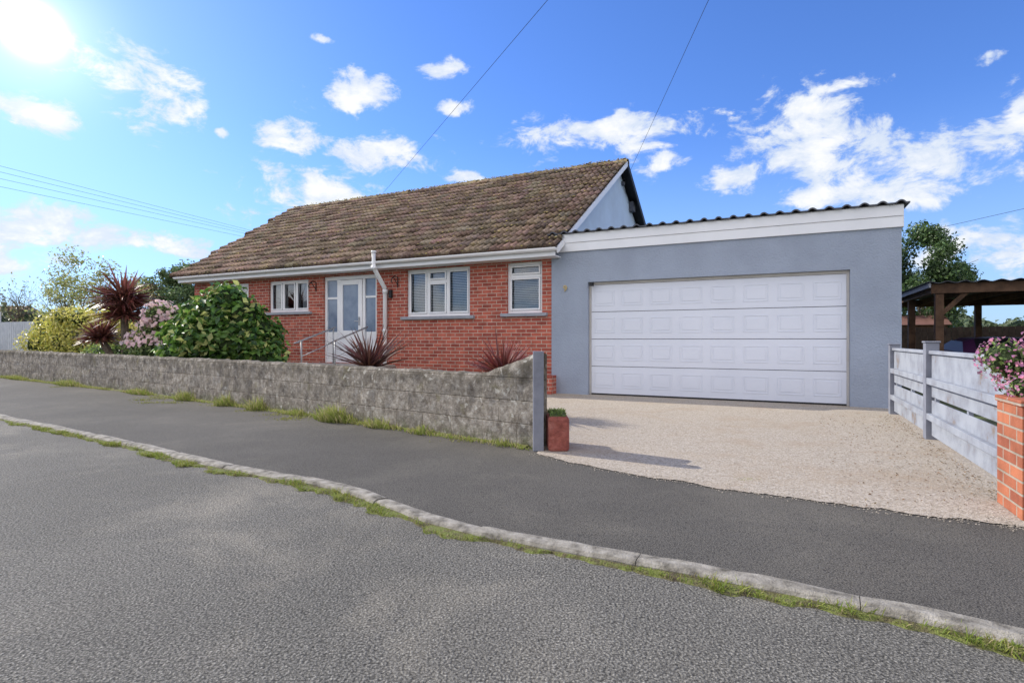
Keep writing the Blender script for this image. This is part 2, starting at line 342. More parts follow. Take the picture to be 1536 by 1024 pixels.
mb.obox((x0,y0),(x0+.20,y0+.0),.5,0,.33); o=mb.build('planter_body',mottled('painted_red_masonry',[(.16,.045,.035),(.28,.085,.065),(.34,.14,.11)],6,bs=.9,bscale=14,bd=.05),pl,bev=.03)
mb=MB(); mb.obox((x0+.03,y0),(x0+.17,y0),.44,.325,.34); mb.build('planter_soil',M['soil'],pl)
strip('wall_foot_moss',[p for p,n_ in zip(W,wn)][2:620],wn[2:620],lambda p: max(.015,.05+.10*mnoise.noise(Vector((p.x*2,p.y*2,4)))+.04*mnoise.noise(Vector((p.x*15,p.y*15,4)))),.03,.001,M['moss'])
B=[];D=[];Ls=[];Ws=[];Cs=[]
for s in np.arange(.0,24,.02):
    j=min(int(s/.04),len(W)-2); p=W[j]; nn=wn[j]
    den=max(0,mnoise.noise(Vector((s*1.5,7,0)))+.3); ix=768+F*p.x/p.y
    big=0
    for tx,tw,ts in ((510,22,1.0),(395,9,.95),(345,9,.85),(285,9,.8),(215,12,.5),(110,16,.6),(575,20,.5),(30,20,.4),(640,15,.35),(455,12,.35),(760,10,.25)):
        big=max(big,ts*math.exp(-((ix-tx)/tw)**2))
    for _ in range(int(den*12+big*30+random.random())):
        off=random.random()**1.5*(.12+.13*big); q=p+nn*(off+.005)
        B.append((q.x,q.y,0)); D.append((random.gauss(0,.28)+nn.x*.25,random.gauss(0,.28)+nn.y*.25,1)); Ls.append(random.uniform(.03,.09)+big*random.random()**1.6*.38); Ws.append(random.uniform(.005,.012))
        t=random.random(); Cs.append((.25+.16*t,.34+.06*t,.07+.04*t) if t<.7 else (.5,.45,.22))
for tx,ty in ((230,600),(215,604),(420,626),(445,630),(610,636),(640,648),(560,640),(330,612),(90,584),(1125,724),(700,664),(260,608),(380,620),(240,602),(225,608),(430,633)):
    cx,cy=g(tx,ty); sc=.45 if ty>700 else 1
    for _ in range(130):
        B.append((cx+random.gauss(0,.12)*sc,cy+random.gauss(0,.07)*sc,0)); D.append((random.gauss(0,.6),random.gauss(0,.6),1)); Ls.append(random.uniform(.02,.05)*sc); Ws.append(.007); t=random.random(); Cs.append((.26+.1*t,.3+.04*t,.07))
ribbons('wall_foot_weeds',B,D,np.array(Ls),np.array(Ws),.35,np.array(Cs),M['grass'],3)
N=260; ribbons('planter_plants',np.c_[rng.uniform(.36,.52,N),rng.uniform(5.2,5.62,N),np.full(N,.33)],rng.normal(size=(N,3))*[.6,.6,.3]+[0,0,1],rng.uniform(.03,.09,N),.012,.4,jitter((.2,.28,.07),N),M['grass'],2,parent=pl)
# ------------------------------------------------------------------ house
ANG=math.atan2(-.4415,.897); H=empty('brick_house',(.79,10.91,0),ANG)
def wallopen(x0,x1,z0,z1,y0,y1,ops,name,mat,parent):
    xs=sorted({x0,x1}|{v for o in ops for v in o[:2]}); zz=sorted({z0,z1}|{v for o in ops for v in o[2:4] if z0<=v<=z1})
    mb=MB()
    for a,b_ in zip(xs[:-1],xs[1:]):
        for c_,d_ in zip(zz[:-1],zz[1:]):
            mx_,mz=(a+b_)/2,(c_+d_)/2
            if any(o[0]<mx_<o[1] and o[2]<mz<o[3] for o in ops): continue
            mb.poly([(a,y0,c_),(b_,y0,c_),(b_,y0,d_),(a,y0,d_)])
    for o in ops:
        mb.poly([(o[0],y0,o[2]),(o[0],y1,o[2]),(o[0],y1,o[3]),(o[0],y0,o[3])]); mb.poly([(o[1],y0,o[2]),(o[1],y0,o[3]),(o[1],y1,o[3]),(o[1],y1,o[2])])
        mb.poly([(o[0],y0,o[3]),(o[0],y1,o[3]),(o[1],y1,o[3]),(o[1],y0,o[3])]); mb.poly([(o[0],y0,o[2]),(o[1],y0,o[2]),(o[1],y1,o[2]),(o[0],y1,o[2])])
    return mb.build(name,mat,parent)
wins={'A':(-1.0,-.21,1.6,2.63),'B':(-3.54,-1.88,1.58,2.63),'C':(-7.98,-6.56,1.77,2.58),'D':(-10.2,-8.75,1.6,2.58)}
door=(-6.06,-4.40,.5,2.6)
wallopen(-11.0,0,0,2.74,0,.22,list(wins.values())+[door],'front_wall',M['brick'],H)
mb=MB(); mb.poly([(-11.0,0,0),(-11.0,0,2.74),(-13.1,9.8,2.74),(-13.1,9.8,0)]); mb.poly([(-11,.0,2.74),(-12.1,4.8,5.75),(-13.1,9.8,2.74)]); mb.poly([(-13.1,9.8,0),(-13.1,9.8,2.74),(0,9.8,2.74),(0,9.8,0)]); mb.build('rear_walls',M['brick'],H)
MB().box(-.22,.025,-.36+.4,9.6,2.0,2.9).poly([(.025,.04,2.9),(.025,9.6,2.9),(.025,4.82,5.82)]).build('gable_wall',M['gable'],H)
MB().box(-10.9,-.3,.9,1.0,.05,2.7).build('interior_screen',M['room'],H)  # dark sheet behind the windows; its colour stands in for unlit rooms
MB().box(-.17,.10,-.26,-.001,0,.36).build('corner_pier',M['brick'],H,bev=.004)
mb=MB()
for x in (-2.7,-1.4,-7.3): mb.box(x-.11,x+.11,-.008,.01,.32,.39)
mb.build('air_vents',M['dark'],H)
def window(key,cols,toplights):
    x0,x1,z0,z1=wins[key]; e=.055; ya,yb=.06,.13; mb=MB()
    mb.box(x0,x1,ya,yb,z0,z0+e).box(x0,x1,ya,yb,z1-e,z1).box(x0,x0+e,ya,yb,z0+e,z1-e).box(x1-e,x1,ya,yb,z0+e,z1-e)
    xs=[x0+e]+[x0+(x1-x0)*c for c in cols]+[x1-e]
    for c in xs[1:-1]: mb.box(c-e/2,c+e/2,ya,yb,z0+e,z1-e)
    for i,(a,b_) in enumerate(zip(xs[:-1],xs[1:])):
        a2=a+(e/2 if i>0 else 0); b2=b_-(e/2 if i<len(xs)-2 else 0)
        if toplights[i]:
            zt=z1-(z1-z0)*.27; mb.box(a2,b2,ya+.003,yb,zt-.03,zt+.03)
        s=.035
        spans=[(z0+e,z1-e)] if not toplights[i] else [(z0+e,zt-.03),(zt+.03,z1-e)]
        for (za,zb) in spans:
            mb.box(a2+.004,b2-.004,ya-.018,ya-.002,za+.004,za+.004+s).box(a2+.004,b2-.004,ya-.018,ya-.002,zb-.004-s,zb-.004).box(a2+.004,a2+.004+s,ya-.018,ya-.002,za+.004+s,zb-.004-s).box(b2-.004-s,b2-.004,ya-.018,ya-.002,za+.004+s,zb-.004-s)
    mb.build('window_frame_'+key.lower(),M['white'],H,bev=.004)
    MB().poly([(x0+e,.1,z0+e),(x1-e,.1,z0+e),(x1-e,.1,z1-e),(x0+e,.1,z1-e)]).build('window_glass_'+key.lower(),M['glass'],H)
    mb=MB(); mb.box(x0-.12,x1+.12,-.07,.06,z0-.07,z0-.003); mb.build('window_sill_'+key.lower(),M['sill'],H,bev=.006)
    b=MB()
    if key in 'AB':
        z=z0+.03
        while z<z1-.03:
            b.v+=[(x0+.02,.17,z),(x1-.02,.17,z),(x1-.02,.205,z+.022),(x0+.02,.205,z+.022)]; k=len(b.v)-4; b.f.append((k,k+1,k+2,k+3)); b.m.append(0); z+=.036
        b.build('blinds_'+key.lower(),M['blind'],H)
    else:
        n_=60
        for rngx in ((x0,x0+.30*(x1-x0)),(x1-.30*(x1-x0),x1)):
            k0=len(b.v)
            for i in range(n_):
                x=rngx[0]+(rngx[1]-rngx[0])*i/(n_-1); y=.22+.02*math.sin(i*1.1); b.v+=[(x,y,z0),(x,y,z1)]
            for i in range(n_-1): b.f.append((k0+2*i,k0+2*i+2,k0+2*i+3,k0+2*i+1)); b.m.append(0)
        b.build('curtains_'+key.lower(),M['curtain'],H)
window('A',[],[True]); window('B',[.33,.64],[False,True,False]); window('C',[.33,.66],[False,False,False]); window('D',[.5],[False,False])
x0,x1,z0,z1=door; mb=MB(); ya,yb=.05,.13; e=.07
mb.box(x0,x1,ya,yb,z1-.09,z1).box(x0,x1,ya,yb,z0,z0+.06)
for x in (x0,-5.66,-4.86,x1-e): mb.box(x,x+e,ya,yb,z0+.06,z1-.09)
mb.box(x0+e,-5.66,.075,.115,z0+.06,z0+.75).box(-4.79,x1-e,.075,.115,z0+.06,z0+.75)
mb.box(x0+e,-5.66,.07,.12,z0+1.55,z0+1.6).box(-4.79,x1-e,.07,.12,z0+1.55,z0+1.6)
mb.build('door_frame',M['white'],H,bev=.005)
mb=MB(); dx0,dx1=-5.585,-4.865
mb.box(dx0,dx1,.03,.075,z0+.07,z0+.78).box(dx0,dx0+.12,.03,.075,z0+.78,z1-.1).box(dx1-.12,dx1,.03,.075,z0+.78,z1-.1).box(dx0+.12,dx1-.12,.03,.075,z1-.22,z1-.1)
mb.box(dx0+.14,dx1-.14,.018,.029,z0+.2,z0+.62)
mb.build('front_door',M['white'],H,bev=.008)
MB().box(dx0+.12,dx1-.12,.05,.06,z0+.78,z1-.22).box(x0+e,-5.66,.09,.1,z0+.75,z0+1.55).box(x0+e,-5.66,.09,.1,z0+1.6,z1-.09).box(-4.79,x1-e,.09,.1,z0+.75,z0+1.55).box(-4.79,x1-e,.09,.1,z0+1.6,z1-.09).build('door_glass',M['frost'],H)
MB().box(dx1-.09,dx1-.06,-.0,.03,z0+.9,z0+1.1).tube([(dx1-.075,-.01,z0+1.0),(dx1-.2,-.01,z0+1.0)],.01).build('door_handle',M['metal'],H)
MB().box(-6.35,-3.9,-.62,-.002,0,.43).box(-5.7,-4.5,-1.0,-.622,0,.27).build('porch_base',M['brick'],H)
MB().box(-6.4,-3.85,-.66,-.001,.432,.49).box(-5.75,-4.45,-1.05,-.665,.272,.32).build('porch_slabs',M['slab'],H,bev=.008)
mb=MB()
for x in (-5.62,-4.62):
    mb.tube([(x,-1.3,.98),(x,-1.25,.99),(x,-.05,1.36)],.02).tube([(x,-1.1,.2),(x,-1.1,1.035)],.018).tube([(x,-.12,.48),(x,-.12,1.33)],.018)
    mb.tube([(x,-1.1,.68),(x,-.12,1.0)],.012)
mb.build('handrails',M['metal'],H,smooth=True)
XL=-11.15
MB().box(XL,.20,-.36,-.001,2.66,2.68).box(XL,.22,-.385,-.36,2.655,2.84).build('fascia_soffit',M['wfascia'],H)
gb=MB(); n_=8
for xx in (XL-.05,.26):
    for k in range(n_+1):
        t=math.pi*k/n_; gb.v.append((xx,-.445-.058*math.cos(t),2.80-.062*math.sin(t)))
for k in range(n_): gb.f.append((k,k+1,n_+1+k+1,n_+1+k)); gb.m.append(0)
gb.f.append(tuple(range(n_+1))); gb.f.append(tuple(range(n_+1,2*n_+2))); gb.m+=[0,0]
go=gb.build('gutter',M['white'],H,smooth=True); sm=go.modifiers.new('s','SOLIDIFY'); sm.thickness=.006
mb=MB(); mb.tube([(-4.06,-.50,3.02),(-4.06,-.50,2.66),(-4.08,-.10,2.24),(-4.09,-.07,2.16),(-4.10,-.07,.3)],.05,12)
mb.tube([(-4.06,-.50,2.99),(-4.06,-.50,3.03)],.058,12).tube([(-4.06,-.5,2.70),(-4.06,-.5,2.62)],.06,12).tube([(-4.085,-.08,2.22),(-4.09,-.07,2.12)],.06,12).tube([(-4.1,-.07,1.3),(-4.1,-.07,1.24)],.06,12)
mb.build('soil_pipe',M['white'],H,smooth=True)
mb=MB()
for x in (-3.78,-6.30): mb.tube([(x,-.01,2.25),(x,-.01,2.48),(x,-.12,2.5),(x,-.22,2.43),(x,-.25,2.36),(x,-.2,2.33)],.012,6).tube([(x,-.01,2.3),(x,-.16,2.47)],.009,6)
mb.box(-4.0,-3.93,-.06,-.001,2.02,2.2)
mb.build('basket_brackets',M['dark'],H)
# ---- roof
EY,EZ,RY,RZ=-.42,2.80,4.8,5.92; S=math.hypot(RY-EY,RZ-EZ); cy,sz=(RY-EY)/S,(RZ-EZ)/S; XR=.28
def xleft(y): return -11.25-1.15*(y-EY)/(RY-EY)
def slope_tiles(sign):
    V=[];Fc=[];C=[]; rows=18; ga=S/rows; tw=.30; nx=13
    ncol=int(13.9/tw)+1
    for r in range(rows):
        for c in range(ncol):
            xa=XR-(c+1)*tw; ymid=EY+(r*ga+ga/2)*cy; s0=r*ga
            yy=ymid if sign>0 else 2*RY-ymid
            if xa+tw/2<xleft(yy): continue
            base=len(V); dz=rng.normal()*.007; rot=rng.normal()*.010; tilt=rng.normal()*.008
            t=rng.uniform(.55,1.3); tone=np.array((.255,.185,.135))*t*(1+rng.uniform(-.08,.08,3))
            for (ss,hh,tk) in ((s0-.010,-.012,.10),(s0-.02,.052,.75),(s0+.02,.054,1.15),(s0+ga+.02,.004,.70)):  # tk paints the course shadows: tile lips darkened in the vertex colour
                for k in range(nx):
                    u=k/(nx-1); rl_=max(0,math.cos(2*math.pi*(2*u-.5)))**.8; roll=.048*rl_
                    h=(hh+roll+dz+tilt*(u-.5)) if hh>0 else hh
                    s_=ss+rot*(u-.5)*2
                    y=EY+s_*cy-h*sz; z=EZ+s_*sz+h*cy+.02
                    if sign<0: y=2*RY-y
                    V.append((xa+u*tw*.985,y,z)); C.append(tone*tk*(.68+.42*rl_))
            for q in range(3):
                for k in range(nx-1): Fc.append((base+q*nx+k,base+q*nx+k+1,base+(q+1)*nx+k+1,base+(q+1)*nx+k))
    return V,Fc,C
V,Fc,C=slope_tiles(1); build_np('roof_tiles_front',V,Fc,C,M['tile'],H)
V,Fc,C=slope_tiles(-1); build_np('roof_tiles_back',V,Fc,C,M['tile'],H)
mb=MB(); yb_=2*RY-EY
mb.poly([(xleft(EY),EY+.03,EZ),(XR-.01,EY+.03,EZ),(XR-.01,RY,RZ),(xleft(RY),RY,RZ)]); mb.poly([(xleft(yb_),yb_,EZ),(XR-.01,yb_,EZ),(XR-.01,RY,RZ),(xleft(RY),RY,RZ)]); mb.build('roof_deck',M['dark'],H)
mb=MB()
mb.v+= [(XR-.02,EY+.02,EZ-.10),(XR+.01,EY+.02,EZ-.10),(XR+.01,EY+.02,EZ+.03),(XR-.02,EY+.02,EZ+.03),(XR-.02,RY,RZ-.12),(XR+.01,RY,RZ-.12),(XR+.01,RY,RZ+.02),(XR-.02,RY,RZ+.02)]
for f_ in ((0,3,2,1),(4,5,6,7),(0,1,5,4),(1,2,6,5),(2,3,7,6),(3,0,4,7)): mb.f.append(f_); mb.m.append(0)
mb.build('bargeboard_front',M['wfascia'],H)
mb=MB()
mb.v+= [(XR-.02,yb_,EZ-.12),(XR+.015,yb_,EZ-.12),(XR+.015,yb_,EZ+.05),(XR-.02,yb_,EZ+.05),(XR-.02,RY+.01,RZ-.14),(XR+.015,RY+.01,RZ-.14),(XR+.015,RY+.01,RZ+.03),(XR-.02,RY+.01,RZ+.03)]
for f_ in ((0,3,2,1),(4,5,6,7),(0,1,5,4),(1,2,6,5),(2,3,7,6),(3,0,4,7)): mb.f.append(f_); mb.m.append(0)
mb.build('bargeboard_back',M['dark'],H)
V=[];Fc=[];C=[]; x=XR+.02
while x>xleft(RY):
    b0=len(V); dz=rng.normal()*.010; tone=np.array((.30,.23,.12))*rng.uniform(.7,1.2)
    for xx,rr in ((x,.125),(x-.44,.115)):
        for k in range(9):
            t=math.pi*k/8; V.append((xx,RY-rr*math.cos(t)*1.1,RZ-.03+dz+rr*math.sin(t))); C.append(tone)
    for k in range(8): Fc.append((b0+k,b0+k+1,b0+9+k+1,b0+9+k))
    x-=.43
build_np('ridge_tiles',V,Fc,C,M['tile'],H)
N=3800; P=np.zeros((N,3)); u=rng.uniform(0,1,N); rid=rng.random(N)<.5
P[:,0]=XR-u*12.6; P[:,1]=RY+rng.normal(0,.07,N); P[:,2]=RZ+.085
s_=rng.integers(0,18,N)*S/18+rng.uniform(-.02,.02,N); nr_=~rid
P[nr_,0]=(XR-u*11.6)[nr_]; P[nr_,1]=(EY+s_*cy)[nr_]-.035; P[nr_,2]=(EZ+s_*sz)[nr_]+.075
V=[];Fc=[];C=[]
for p in P:
    r=rng.uniform(.01,.03); b0=len(V); cc=np.array((.36,.29,.10))*rng.uniform(.5,1.2)
    for q in ((-1,-.6,0),(1,-.6,0),(.6,.8,0),(-.7,.8,0),(0,0,.8)): V.append(p+np.array(q)*r); C.append(cc)
    Fc+=[(b0,b0+1,b0+4),(b0+1,b0+2,b0+4),(b0+2,b0+3,b0+4),(b0+3,b0,b0+4)]
build_np('roof_moss',V,Fc,C,M['tile'],H)
mb=MB(); mb.box(.03,.16,5.95,6.2,4.85,5.12).box(.03,.1,5.1,5.22,5.4,5.5).tube([(.03,5.3,5.6),(.25,5.35,5.72)],.015,6).tube([(.05,5.2,5.4),(.05,6.0,5.1)],.008,5)
mb.build('alarm_box_fittings',M['corr'],H)  # alarm box and cable bracket on the gable
# ------------------------------------------------------------------ garage
GZ=2.16; G=empty('garage',(.79,10.91,0),ANG)
wallopen(0,5.72,0,2.765,-.02,.16,[(.75,5.05,0,GZ)],'front_wall',M['render'],G)
MB().poly([(5.72,-.02,0),(5.72,7,0),(5.72,7,3.08),(5.72,-.02,3.08)]).poly([(0,7,0),(5.72,7,0),(5.72,7,3.08),(0,7,3.08)]).build('side_walls',M['render'],G)
mb=MB(); mb.box(.02,5.74,-.055,-.023,2.765,2.93).box(.02,5.74,-.070,-.023,2.933,3.105).box(5.722,5.75,-.022,7,2.765,3.09); mb.build('fascia_boards',M['wfascia'],G,bev=.004)
cv=MB(); per=.235; nn_=int(5.9/ (per/10))
for yy,lift in ((-.13,0),(7.1,.0)):
    for i in range(nn_+1):
        x=-.05+5.86*i/nn_; ph=(x%per)/per; cz=.04*max(0,math.sin(ph*2*math.pi))**.6
        cv.v.append((x,yy,3.125+cz+lift))
for i in range(nn_): cv.f.append((i,i+1,nn_+2+i,nn_+1+i)); cv.m.append(0)
co=cv.build('corrugated_roof',M['corr'],G); sm=co.modifiers.new('s','SOLIDIFY'); sm.thickness=.02; sm.offset=-1
MB().box(-.03,5.76,-.10,6.9,3.107,3.112).build('roof_closure',M['dark'],G)
mb=MB(); dx0,dx1=.79,5.01; hh=(GZ-.05-.03)/4
for r in range(4):
    za=.03+r*hh; mb.box(dx0,dx1,.075,.10,za+.005,za+hh-.005)
    w=(dx1-dx0)/8
    for c in range(8):
        cx=dx0+w*(c+.5); px,pz=.195,.145; cz=za+hh/2
        t_=.016; a,b_,y=px,pz,.069
        mb.box(cx-a,cx+a,y,.0745,cz+b_-t_,cz+b_).box(cx-a,cx+a,y,.0745,cz-b_,cz-b_+t_).box(cx-a,cx-a+t_,y,.0745,cz-b_+t_,cz+b_-t_).box(cx+a-t_,cx+a,y,.0745,cz-b_+t_,cz+b_-t_)
        mb.box(cx-px+.045,cx+px-.045,.0685,.0745,cz-pz+.045,cz+pz-.045)
mb.build('sectional_door',M['doorw'],G,bev=.002)
MB().box(dx0,dx1,.102,.12,.03,GZ-.04).box(.75,5.05,.07,.12,.007,.03).build('door_seal',M['dark'],G)
MB().box(.752,.79,.055,.13,.01,GZ-.002).box(5.01,5.048,.055,.13,.01,GZ-.002).box(.79,5.01,.055,.13,GZ-.05,GZ-.002).build('door_surround',mottled('door_surround',[(.45,.43,.40),(.55,.53,.5)],3),G)
MB().box(.80,.86,-.10,-.0,2.08,2.15).build('security_light',M['dark'],G)
tc=bpy.data.curves.new('number','FONT'); tc.body='9'; tc.size=.17; tc.extrude=.008; to=bpy.data.objects.new('house_number',tc); to.data.materials.append(M['gold']); link(to,G); to.location=(.25,-.04,2.0); to.rotation_euler=(math.pi/2,0,0)
# ------------------------------------------------------------------ right fence
def post(name,x,y,w,h,cap=True):
    e=MB(); e.obox((x-w/2*.897,y+w/2*.4415),(x+w/2*.897,y-w/2*.4415),w,0,h)
    if cap: 
        ww=w+.02; e.obox((x-ww/2*.897,y+ww/2*.4415),(x+ww/2*.897,y-ww/2*.4415),ww,h+.001,h+.02)
    return e.build(name,M['gpost'],bev=.006)
post('fence_post',5.42,7.82,.12,.98); post('fence_post',4.44,5.84,.12,1.02)
fp=empty('timber_fence')
def panel(p,q,i,off=.0):
    dx,dy=q[0]-p[0],q[1]-p[1]; L=math.hypot(dx,dy); ux,uy=dx/L,dy/L; nx,ny=uy,-ux
    if nx>0: nx,ny=-nx,-ny
    def sh(t,o): return (p[0]+ux*t+nx*o,p[1]+uy*t+ny*o)
    mb=MB()
    for (a,b_) in ((.05,.235),(.262,.42),(.455,.60),(.635,.90)): 
        mb.obox(sh(0,.0),sh(L,.0),.018,a,b_)
    for zc in (.25,.62): mb.obox(sh(0.01,.034),sh(L-.01,.034),.045,zc-.03,zc+.035)
    mb.obox(sh(0,0),sh(L,0),.07,.905,.94)
    k=max(1,int(L/.9))
    for j in range(k+1): 
        t=.04+(L-.08)*j/k; mb.obox(sh(t-.025,-.03),sh(t+.025,-.03),.035,.05,.9)
    mb.build('panel_%d'%i,M['gfence'],fp,bev=.003)
panel((5.39,7.76),(4.47,5.90),1); panel((4.41,5.78),(3.36,3.66),2)
bp=empty('brick_pillar'); bp.location=(3.14,3.57,0); bp.rotation_euler=(0,0,ANG)
MB().box(0,.46,-.42,0,0,.66).build('shaft',M['brick2'],bp,bev=.004)
MB().box(-.01,.47,-.43,.01,.661,.70).build('coping',M['brick2'],bp,bev=.006)
MB().tube([(3.02,3.12,0),(3.02,3.12,.09),(3.03,3.12,.125),(3.05,3.12,.135)],[.05,.048,.035,.01],12).build('marker_stone',M['kerb'],smooth=True)
# ------------------------------------------------------------------ foliage
def leaves(name,c,nrm,size,cols,mat,parent=None,aspect=.5,fold=.12):
    N=len(c); nrm=nrm/(np.linalg.norm(nrm,axis=1,keepdims=True)+1e-9); r=rng.normal(size=(N,3)); t=np.cross(nrm,r); t/=np.linalg.norm(t,axis=1,keepdims=True)+1e-9; b_=np.cross(nrm,t)
    s=np.broadcast_to(size,(N,))[:,None]
    V=np.stack([c-t*s/2,c+b_*s*aspect/2+nrm*s*fold-t*s*.05,c+t*s/2-nrm*s*.1,c-b_*s*aspect/2+nrm*s*fold-t*s*.05],1).reshape(-1,3)
    b0=np.arange(N)*4; Fc=np.concatenate([np.stack([b0,b0+1,b0+2],1),np.stack([b0,b0+2,b0+3],1)])
    return build_np(name,V,Fc,np.repeat(cols,4,axis=0),mat,parent)
def clump_pts(cl,n,shell=.55):
    cl=np.array(cl,float); w=cl[:,3]**2; w/=w.sum(); ix=rng.choice(len(cl),n,p=w); d=rng.normal(size=(n,3)); d/=np.linalg.norm(d,axis=1,keepdims=True)
    r=cl[ix,3]*rng.uniform(shell,1.08,n)*(1+.12*np.sin(d[:,0]*9+ix)*np.cos(d[:,2]*8))
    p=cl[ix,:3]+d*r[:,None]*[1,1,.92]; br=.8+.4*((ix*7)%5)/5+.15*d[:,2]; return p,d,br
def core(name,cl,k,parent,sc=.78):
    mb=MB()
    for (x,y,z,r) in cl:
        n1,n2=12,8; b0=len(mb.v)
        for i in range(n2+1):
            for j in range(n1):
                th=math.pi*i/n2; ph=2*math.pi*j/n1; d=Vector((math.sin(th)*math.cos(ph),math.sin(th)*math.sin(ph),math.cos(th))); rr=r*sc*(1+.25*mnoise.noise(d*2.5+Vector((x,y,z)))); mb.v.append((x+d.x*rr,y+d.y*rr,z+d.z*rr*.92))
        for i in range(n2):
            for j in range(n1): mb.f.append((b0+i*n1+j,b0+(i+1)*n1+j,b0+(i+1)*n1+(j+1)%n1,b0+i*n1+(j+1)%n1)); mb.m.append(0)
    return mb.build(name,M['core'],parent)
def shrub(name,cl,n,size,cols,probs,aspect=.5,usecore=True,shell=.6,mat='leaf',stem=True,csc=.72):
    e=empty(name); p,d,br=clump_pts(cl,n,shell); p[:,2]=np.maximum(p[:,2],.03)
    ci=rng.choice(len(cols),n,p=probs); c=np.array(cols,float)[ci]*br[:,None]*rng.uniform(.75,1.25,(n,1))
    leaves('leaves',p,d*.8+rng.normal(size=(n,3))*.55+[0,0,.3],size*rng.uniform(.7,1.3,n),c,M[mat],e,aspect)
    if usecore: core('shade_core',cl,0,e,csc)  # solid dark blobs block see-through; inner shade is in their colour
    if stem:
        mb=MB(); x0=np.mean([q[0] for q in cl]); y0=np.mean([q[1] for q in cl])
        for q in cl[:8]: mb.tube([(x0+random.uniform(-.1,.1),y0,0),((x0+q[0])/2,(y0+q[1])/2,q[2]*.5),(q[0],q[1],q[2])],[.03,.022,.01],6)
        mb.build('stems',M['bark'],e)
    return e
BX,BY=-5.85,11.25
cl=[(0,0,1.0,.92),(-.62,0,.95,.66),(.55,0,.95,.66),(.0,.0,1.75,.50),(.40,-.1,1.52,.46),(-.45,-.05,1.52,.44),(-.85,0,.6,.5),(.8,-.1,.65,.5),(.3,-.4,1.05,.5),(-.25,-.4,1.05,.52),(.72,0,1.2,.38),(-.15,-.3,1.45,.45),(.15,-.2,1.85,.32),(-.75,-.1,1.2,.4)]
cl=[(BX+a,BY+b_,c_,d_) for a,b_,c_,d_ in cl]
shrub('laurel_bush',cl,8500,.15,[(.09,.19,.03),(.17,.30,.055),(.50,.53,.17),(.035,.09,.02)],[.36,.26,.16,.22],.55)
cl=[(-7.9,12.4,1.25,.42),(-7.55,12.4,.95,.42),(-8.2,12.4,.9,.42),(-7.85,12.3,1.6,.3),(-7.5,12.4,1.5,.3),(-7.9,12.2,.8,.4)]
rh=shrub('pink_flowering_bush',cl,3200,.09,[(.16,.26,.07),(.26,.32,.10)],[.5,.5])
p,d,br=clump_pts(cl,1100,.95); kp=p[:,2]>.9; p,d=p[kp]+d[kp]*.04,d[kp]
leaves('blossom',p,d+rng.normal(size=p.shape)*.4,.11*rng.uniform(.7,1.3,len(p)),jitter((.88,.66,.65),len(p),.1,.06),M['petal'],rh,.9)
cl=[(-12.3,15.9,1.1,.8),(-11.5,15.7,1.25,.62),(-12.9,15.9,1.0,.6),(-11.9,15.6,.8,.65),(-12.3,15.7,1.65,.42),(-11.1,15.6,.8,.55),(-13.4,16,1.3,.5),(-11.3,15.6,1.65,.35),(-13.9,16.2,.9,.55),(-10.8,15.5,1.2,.4),(-12.8,15.7,1.7,.35)]
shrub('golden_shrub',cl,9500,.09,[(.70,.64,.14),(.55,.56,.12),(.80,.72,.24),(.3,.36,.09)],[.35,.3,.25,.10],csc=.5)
cl=[(-8.8,12.9,.55,.5),(-9.5,13.4,.55,.5),(-10.2,13.9,.6,.5),(-7.2,11.8,.45,.45),(-6.9,11.6,.4,.4),(-10.8,14.4,.6,.45)]
shrub('low_green_shrub',cl,3600,.08,[(.22,.34,.08),(.15,.24,.06),(.38,.42,.12)],[.4,.35,.25],csc=.65)
def spiky(name,loc,heads,n,L,W,col,trunk=True):
    e=empty(name)
    for hi,(hx,hy,hz,sc) in enumerate(heads):
        d=rng.normal(size=(n,3)); d/=np.linalg.norm(d,axis=1,keepdims=True); d[:,2]=np.abs(d[:,2])*1.0-.25; 
        b_=np.array([[hx,hy,hz]])+rng.normal(size=(n,3))*.04*sc
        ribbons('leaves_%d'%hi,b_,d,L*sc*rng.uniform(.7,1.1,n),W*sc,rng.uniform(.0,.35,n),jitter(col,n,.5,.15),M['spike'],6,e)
    if trunk:
        mb=MB()
        for hx,hy,hz,sc in heads: mb.tube([(loc[0],loc[1],0),((loc[0]*2+hx)/3,(loc[1]*2+hy)/3,hz*.4),(hx,hy,hz)],[.11,.09,.07],10)
        mb.build('trunk',M['bark'],e)
spiky('cordyline_palm',(-9.1,13),[(-9.15,13,2.0,1.08),(-9.7,13,1.1,.75),(-9.0,12.8,1.65,.85)],280,.82,.07,(.22,.085,.065))
def phorm(name,x,y,z,n,L,w,col,spread=.8):
    e=empty(name); d=np.c_[rng.normal(0,spread,n),rng.normal(0,spread,n),rng.uniform(.5,1.3,n)]
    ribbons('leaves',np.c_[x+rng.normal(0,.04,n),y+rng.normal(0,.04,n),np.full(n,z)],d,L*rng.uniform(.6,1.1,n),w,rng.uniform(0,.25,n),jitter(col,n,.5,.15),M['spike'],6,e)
    return e
k=(555-768)/F; phorm('bronze_phormium',k*10.4,10.4,.5,110,1.02,.055,(.15,.065,.06),.75)
MB().tube([(k*10.4,10.4,0),(k*10.4,10.4,.3),(k*10.4,10.4,.5)],[.18,.22,.16],14).build('plant_pot',M['brick2'],bpy.data.objects['bronze_phormium'],smooth=False)
k=(755-768)/F; phorm('red_phormium',k*7.6,7.6,.54,190,.70,.038,(.19,.05,.042),.85)
MB().tube([(k*7.6,7.6,0),(k*7.6,7.6,.25),(k*7.6,7.6,.54)],[.14,.18,.12],14).build('plant_pot_b',M['brick2'],bpy.data.objects['red_phormium'])
cl=[(3.28,3.5,.84,.17),(3.16,3.55,.93,.13),(3.36,3.4,1.0,.16),(3.42,3.3,.84,.2),(3.2,3.4,.75,.12),(3.5,3.35,.98,.2)]
